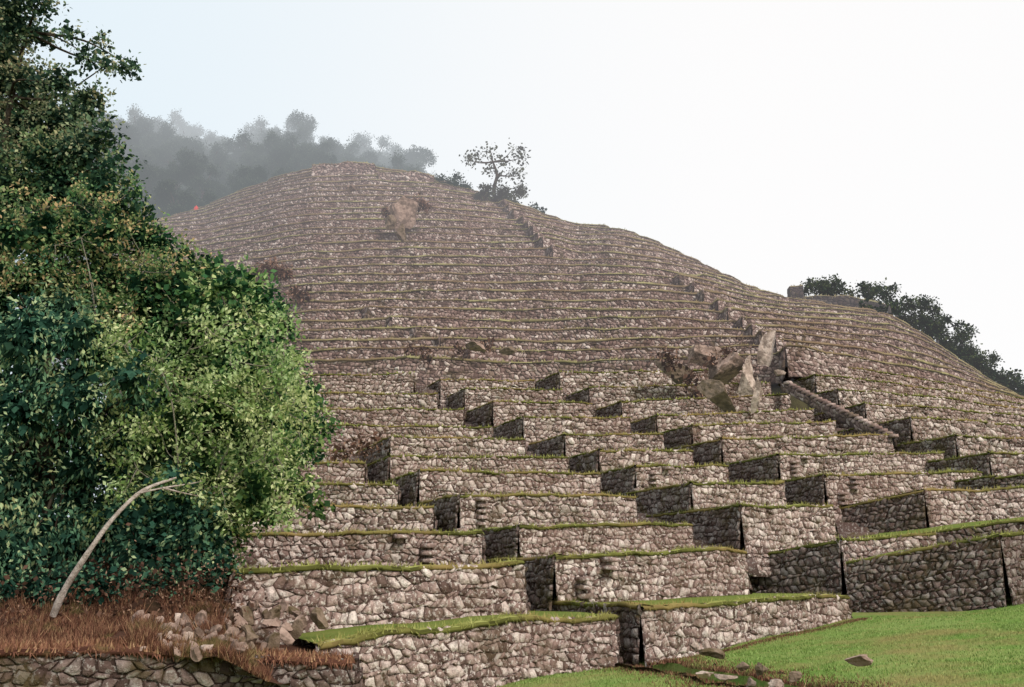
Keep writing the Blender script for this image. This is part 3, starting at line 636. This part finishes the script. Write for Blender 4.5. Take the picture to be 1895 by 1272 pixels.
# airy twiggy shrubs in front of the thicket
def twiggy(base, spine, region, nT, Yr, leaf, label, rp=(12, 24), size=.08, r0=.022):
    B = P(*base); root = empty('twiggy_shrub', B, label, 'shrub'); T = np.array([P(*q) for q in spine])
    a = Acc(); tube(a, T, r0, r0*.4, 6)
    nodes = [q for q in T[1:]]; cls = []
    pts = [P(random.uniform(*region[0]), random.uniform(*region[1]), random.uniform(*Yr)) for _ in range(nT*3)]
    def inside(p):
        x = 947.5+FP*(p[0]/(p[1]*ct+(p[2]-CZ)*st)); v = (-(p[1])*st+(p[2]-CZ)*ct)/(p[1]*ct+(p[2]-CZ)*st); y = 636-FP*v
        return x < np.interp(y, ey, ex)+8
    pts = [p for p in pts if inside(p)][:nT]
    pts.sort(key=lambda p: min(np.linalg.norm(p-q) for q in nodes))
    for p in pts:
        s = min(nodes, key=lambda q: np.linalg.norm(p-q)); m = (s+p)/2+rng.normal(0, .10, 3)*np.linalg.norm(p-s); m[2] -= .04
        tube(a, [s, m, p], r0*.5, r0*.2, 5); nodes.append(p); nodes.append(m); cls.append((p, random.uniform(*rp)*p[1]/FP))
    a.build('branches', M['twig'], root, B, True)
    a = Acc(); crown(a, cls, dens=28, per=9, size=size, spread=.09, droop=.25, asp=.26, inner=0, rag=1.2, lo=.18); a.build('crown', L[leaf], root, B)
twiggy((330, 1075, 16.6), [(330, 1075, 16.6), (335, 960, 16.4), (330, 850, 16.2), (320, 740, 16), (290, 660, 16), (230, 640, 16)], ((190, 570), (580, 970)), 120, (15.6, 16.8), 'broad', 'airy yellow green shrub with pale twigs in front of the thicket')
twiggy((500, 960, 18.2), [(500, 960, 18.2), (490, 860, 18.2), (480, 720, 18), (430, 600, 17.6), (400, 520, 17.6)], ((330, 620), (480, 950)), 110, (17, 18.6), 'broad', 'twiggy light green shrub along the right rim of the thicket')
twiggy((180, 620, 18), [(180, 620, 18), (170, 520, 17.9), (150, 440, 17.9)], ((0, 330), (340, 600)), 50, (17.4, 18.4), 'orange', 'orange tipped twiggy shrub high in the left thicket')

# brown brush patches on the hill
def brush(px, py, Y, spots, label, size=.2):
    B = P(px, py, Y); a = Acc(); cls = [(P(x, y, Y+random.uniform(-.3, .3)), r*Y/FP) for x, y, r in spots]
    crown(a, cls, dens=18, per=10, size=size, spread=.25, inner=.4, droop=.3, asp=.2); o = a.build('dry_brush', M['brown'], None, B); o.location = B; tag(o, label, 'brush', kind='stuff')
brush(500, 515, 83, [(480, 508, 14), (500, 500, 18), (525, 505, 15), (545, 545, 9), (560, 548, 7)], 'rust brown brush mound on the left of the hill', .3)
brush(1300, 700, 59.6, [(1240, 672, 14), (1275, 700, 12), (1318, 668, 10), (1350, 655, 10), (1290, 720, 12), (1225, 655, 10)], 'dry brown brush clinging around the rock outcrop')
brush(650, 840, 43, [(640, 832, 14), (665, 830, 14), (690, 825, 12), (620, 840, 12)], 'dry reddish brush beside the dense green shrub', .14)
brush(860, 640, 66.5, [(790, 655, 8), (850, 648, 10), (900, 640, 8), (760, 652, 6)], 'thin brown brush on the terraces at mid hill')
brush(770, 378, 106, [(775, 375, 8), (785, 385, 8), (716, 392, 5)], 'dark brush growing around the large pale boulder', .3)
brush(200, 1110, 15, [(60, 1120, 16), (150, 1105, 16), (215, 1095, 20), (270, 1085, 20), (330, 1078, 20), (390, 1070, 18), (420, 1085, 14), (300, 1105, 16), (250, 1120, 14), (360, 1100, 14), (430, 1130, 12), (400, 1115, 12), (20, 1130, 14), (110, 1125, 12)], 'tangled reddish brush under the low bushes on the bank', .05)

# forest ridge behind the summit
ridge = [(120, 225), (210, 212), (300, 235), (350, 228), (420, 258), (500, 240), (560, 236), (620, 255), (680, 272), (740, 280), (780, 312), (830, 350), (900, 378), (1000, 405)]
rx_, ry_ = zip(*ridge)
HV = []; hx = list(range(60, 1020, 30))
for px in hx:
    yr = np.interp(px, rx_, ry_)
    for (dyy, Y) in ((220, 150), (150, 160), (100, 180), (48, 208), (90, 260), (500, 420)): HV.append(P(px, yr+dyy, Y)+np.array([0, 0, 1.5*noise.noise(Vector((px*.02, Y*.1, 0)))]))
n = 6; I, J = np.meshgrid(np.arange(len(hx)-1), np.arange(5), indexing='ij'); I = I.ravel(); J = J.ravel()
tag(mk('forest_hill', np.array(HV), [np.stack([I*n+J, (I+1)*n+J, (I+1)*n+J+1, I*n+J+1], 1)], M['forest'], smooth=True), kind='structure')
def far_proto(seed, leaf, h, w, name, size=.32):
    root = empty(name, (0, 0, 0), '', 'tree'); a = Acc(); lean = random.uniform(-.1, .1)*h
    tube(a, [(0, 0, -2), (lean*.4, 0, h*.35), (lean, 0, h*.7)], .28, .1, 6)
    cls = []
    for i in range(11):
        an = i*2.4; rr = w*.36*random.uniform(.3, 1); c = np.array([lean+rr*math.cos(an), rr*math.sin(an), h*random.uniform(.25, .95)]); cls.append((c, w*random.uniform(.12, .23)))
        tube(a, [(lean*.6, 0, h*.4), c*.6+np.array([0, 0, h*.2]), c], .12, .04, 5)
    a.build('trunk', M['bark'], root, (0, 0, 0)); a = Acc()
    crown(a, cls, dens=9, per=9, size=size, spread=.3, inner=.4, asp=.35, rag=.5); a.build('crown', L[leaf], root, (0, 0, 0)); return root
def place(root, p, s, rz, label, cat, group, first):
    r = root
    if not first:
        r = root.copy(); COL.objects.link(r)
        for c in root.children:
            d = c.copy(); COL.objects.link(d); d.parent = r
    r.location = [float(v) for v in p]; r.scale = (s, s, s*random.uniform(.9, 1.15)); r.rotation_euler = (0, 0, rz)
    tag(r, label, cat, group); return r
protos = [far_proto(i, 'mist', 10, 10, 'forest_tree') for i in range(5)]; first = [True]*5
cnt = 0
for (Y, dyy, x0, x1, stp, sc) in ((206, 50, 150, 790, 22, .8), (194, 70, 155, 790, 24, .75), (182, 92, 160, 800, 25, .75), (164, 132, 200, 600, 27, .7), (152, 175, 210, 450, 30, .65)):
    px = x0
    while px < x1:
        yb = np.interp(px, rx_, ry_)+dyy+random.uniform(-10, 10); k = cnt % 5
        place(protos[k], P(px, yb, Y+random.uniform(-4, 4))-np.array([0, 0, 2.]), sc*random.uniform(.7, 1.25), random.uniform(0, 6.3), 'misty grey green tree in the forest behind the summit', 'tree', 'misty forest trees behind the summit', first[k])
        first[k] = False; cnt += 1; px += stp*random.uniform(.7, 1.3)

# lone tree on the shoulder and its bushes
tree('lone_tree', (915, 372, 126), [(918, 378, 126), (912, 350, 126), (922, 325, 126), (912, 300, 126)],
     [(880, 292, 126, 13), (868, 296, 126, 7), (905, 284, 126, 14), (930, 296, 126, 10), (955, 280, 126, 13), (966, 292, 126, 7), (945, 318, 126, 12), (962, 322, 126, 7), (905, 315, 126, 8), (925, 330, 126, 9)], 'shoulder',
     'lone open crowned tree standing on the shoulder right of the summit', r0=.35, dens=4, per=8, size=.40, spread=.4, inner=0, asp=.35)
def bush(Y, spots, leaf, label, name='ridge_bush', size=.28):
    x, y, r = spots[0]; tree(name, (x, y+r, Y), [(x, y+r*1.5, Y), (x, y+r*.5, Y), (x, y, Y)], [(a, b+3, Y+random.uniform(-1, 1), c*.85) for a, b, c in spots], leaf, label, 'bush', r0=.2, limbs=False, dens=16, per=9, size=size, spread=.28, inner=1., asp=.35)
bush(125, [(930, 355, 18), (900, 352, 16), (962, 352, 14), (945, 370, 14), (885, 362, 10)], 'shoulder', 'dark dense bush at the foot of the lone tree')
bush(132, [(835, 338, 14), (815, 330, 10), (858, 345, 13), (845, 328, 8)], 'mist', 'pale misty bush left of the lone tree')
bush(128, [(985, 385, 11), (1002, 392, 8)], 'mist', 'small misty bush right of the lone tree')
bush(109.5, [(1520, 530, 18), (1500, 524, 12), (1542, 524, 15), (1556, 534, 12), (1493, 536, 9), (1530, 540, 16), (1575, 542, 10)], 'ridge', 'rounded dark bush above the ruin stub on the right ridge')
bush(109.5, [(1608, 533, 13), (1595, 530, 9), (1625, 534, 12), (1610, 545, 14), (1640, 545, 14)], 'ridge', 'small dark bush above the middle of the ridge ruins')
bush(103, [(1646, 566, 9), (1630, 570, 8), (1600, 566, 6), (1660, 572, 9)], 'ridge', 'low dark bush growing over the broken end of the ridge ruins')
bush(112, [(1660, 565, 20), (1685, 558, 17), (1654, 530, 6), (1712, 560, 15), (1700, 590, 22), (1670, 590, 20), (1730, 572, 12), (1725, 595, 18)], 'ridge', 'large dark bush at the right end of the ridge ruins')
bush(113, [(1735, 610, 20), (1748, 590, 10), (1755, 635, 20), (1720, 610, 20), (1740, 640, 18)], 'ridge', 'dark bush on the ridge slope beside the large ridge bush')
bush(113, [(1780, 620, 15), (1778, 600, 8), (1795, 612, 9), (1790, 650, 22), (1770, 650, 16)], 'ridge', 'dark bush with a rounded top midway down the right ridge')
bush(113, [(1815, 668, 20), (1800, 662, 16), (1838, 662, 12), (1830, 690, 20), (1810, 690, 18)], 'ridge', 'dark spreading bush lower down the right ridge')
bush(113, [(1865, 702, 20), (1885, 717, 20), (1850, 697, 13), (1880, 692, 8), (1915, 725, 22), (1860, 725, 18)], 'ridge', 'dark bush at the right edge of the frame on the ridge')

# hiker in red far up on the left
bm_v = [(0, 0, .95), (0, 0, 1.2), (0, 0, 1.45), (0, 0, 1.55), (0, .0, 1.68), (-.2, 0, 1.42), (-.28, 0, 1.15), (-.24, -.1, .9), (.2, 0, 1.42), (.28, 0, 1.15), (.24, -.1, .9), (-.1, 0, .9), (-.11, -.04, .48), (-.12, 0, .05), (.1, 0, .9), (.12, .03, .48), (.13, .1, .05)]
bm_e = [(0, 1), (1, 2), (2, 3), (3, 4), (2, 5), (5, 6), (6, 7), (2, 8), (8, 9), (9, 10), (0, 11), (11, 12), (12, 13), (0, 14), (14, 15), (15, 16)]
rad = [.16, .16, .17, .06, .11, .08, .06, .04, .08, .06, .04, .1, .07, .05, .1, .07, .05]
me = bpy.data.meshes.new('person'); me.from_pydata(bm_v, bm_e, []); o = bpy.data.objects.new('person', me); COL.objects.link(o)
o.modifiers.new('skin', 'SKIN')
for v, r in zip(me.skin_vertices[0].data, rad): v.radius = (r, r)
me.skin_vertices[0].data[0].use_root = True; o.modifiers.new('sub', 'SUBSURF').levels = 1
m, nt = new_mat('hiker_clothes'); c = N(nt, 'ShaderNodeRGB'); c.outputs[0].default_value = (.65, .06, .05, 1); me.materials.append(finish(m, nt, surf(nt, c.outputs[0])))
o.location = [float(v) for v in P(362, 400, 141)]; tag(o, 'person in red standing far up on the left edge of the hill', 'person')

# ------------------------------------------------------------------ camera, light, world
cam = bpy.data.cameras.new('camera'); co = bpy.data.objects.new('camera', cam); COL.objects.link(co)
cam.lens = 35; cam.sensor_width = 36; cam.clip_end = 6000; co.location = (0, 0, CZ); co.rotation_euler = (math.pi/2+TH, 0, 0); SC.camera = co
d = Vector((-.48, .66, -.58)).normalized(); sun = bpy.data.lights.new('sun', 'SUN'); so = bpy.data.objects.new('sun', sun); COL.objects.link(so)
sun.energy = 2.5; sun.angle = math.radians(14); sun.color = (1, .93, .87); so.rotation_euler = d.to_track_quat('-Z', 'Y').to_euler()
w = bpy.data.worlds.new('World'); SC.world = w; w.use_nodes = True; nt = w.node_tree; nt.nodes.clear()
sky = N(nt, 'ShaderNodeTexSky', sky_type='NISHITA'); sky.sun_disc = False; sky.sun_elevation = math.radians(36); sky.sun_rotation = math.radians(144)
b1 = N(nt, 'ShaderNodeBackground'); b1.inputs[1].default_value = .1; nt.links.new(sky.outputs[0], b1.inputs[0])
tc = N(nt, 'ShaderNodeTexCoord'); sp_ = N(nt, 'ShaderNodeSeparateXYZ'); nt.links.new(tc.outputs['Generated'], sp_.inputs[0])
gr = mrange(nt, sp_.outputs[0], -.55, .25)
cc = mixc(nt, gr, (.78, .89, .96), (1.0, .99, .985))
lowf = mrange(nt, sp_.outputs[2], -.08, .02)
cc = mixc(nt, lowf, (.14, .13, .10), cc)
b2 = N(nt, 'ShaderNodeBackground'); b2.inputs[1].default_value = 1.03; nt.links.new(cc, b2.inputs[0])
ms = N(nt, 'ShaderNodeMixShader'); ms.inputs[0].default_value = .95; nt.links.new(b1.outputs[0], ms.inputs[1]); nt.links.new(b2.outputs[0], ms.inputs[2])
wo = N(nt, 'ShaderNodeOutputWorld'); nt.links.new(ms.outputs[0], wo.inputs[0])
SC.view_settings.view_transform = 'Standard'; SC.view_settings.look = 'None'; SC.view_settings.exposure = 0
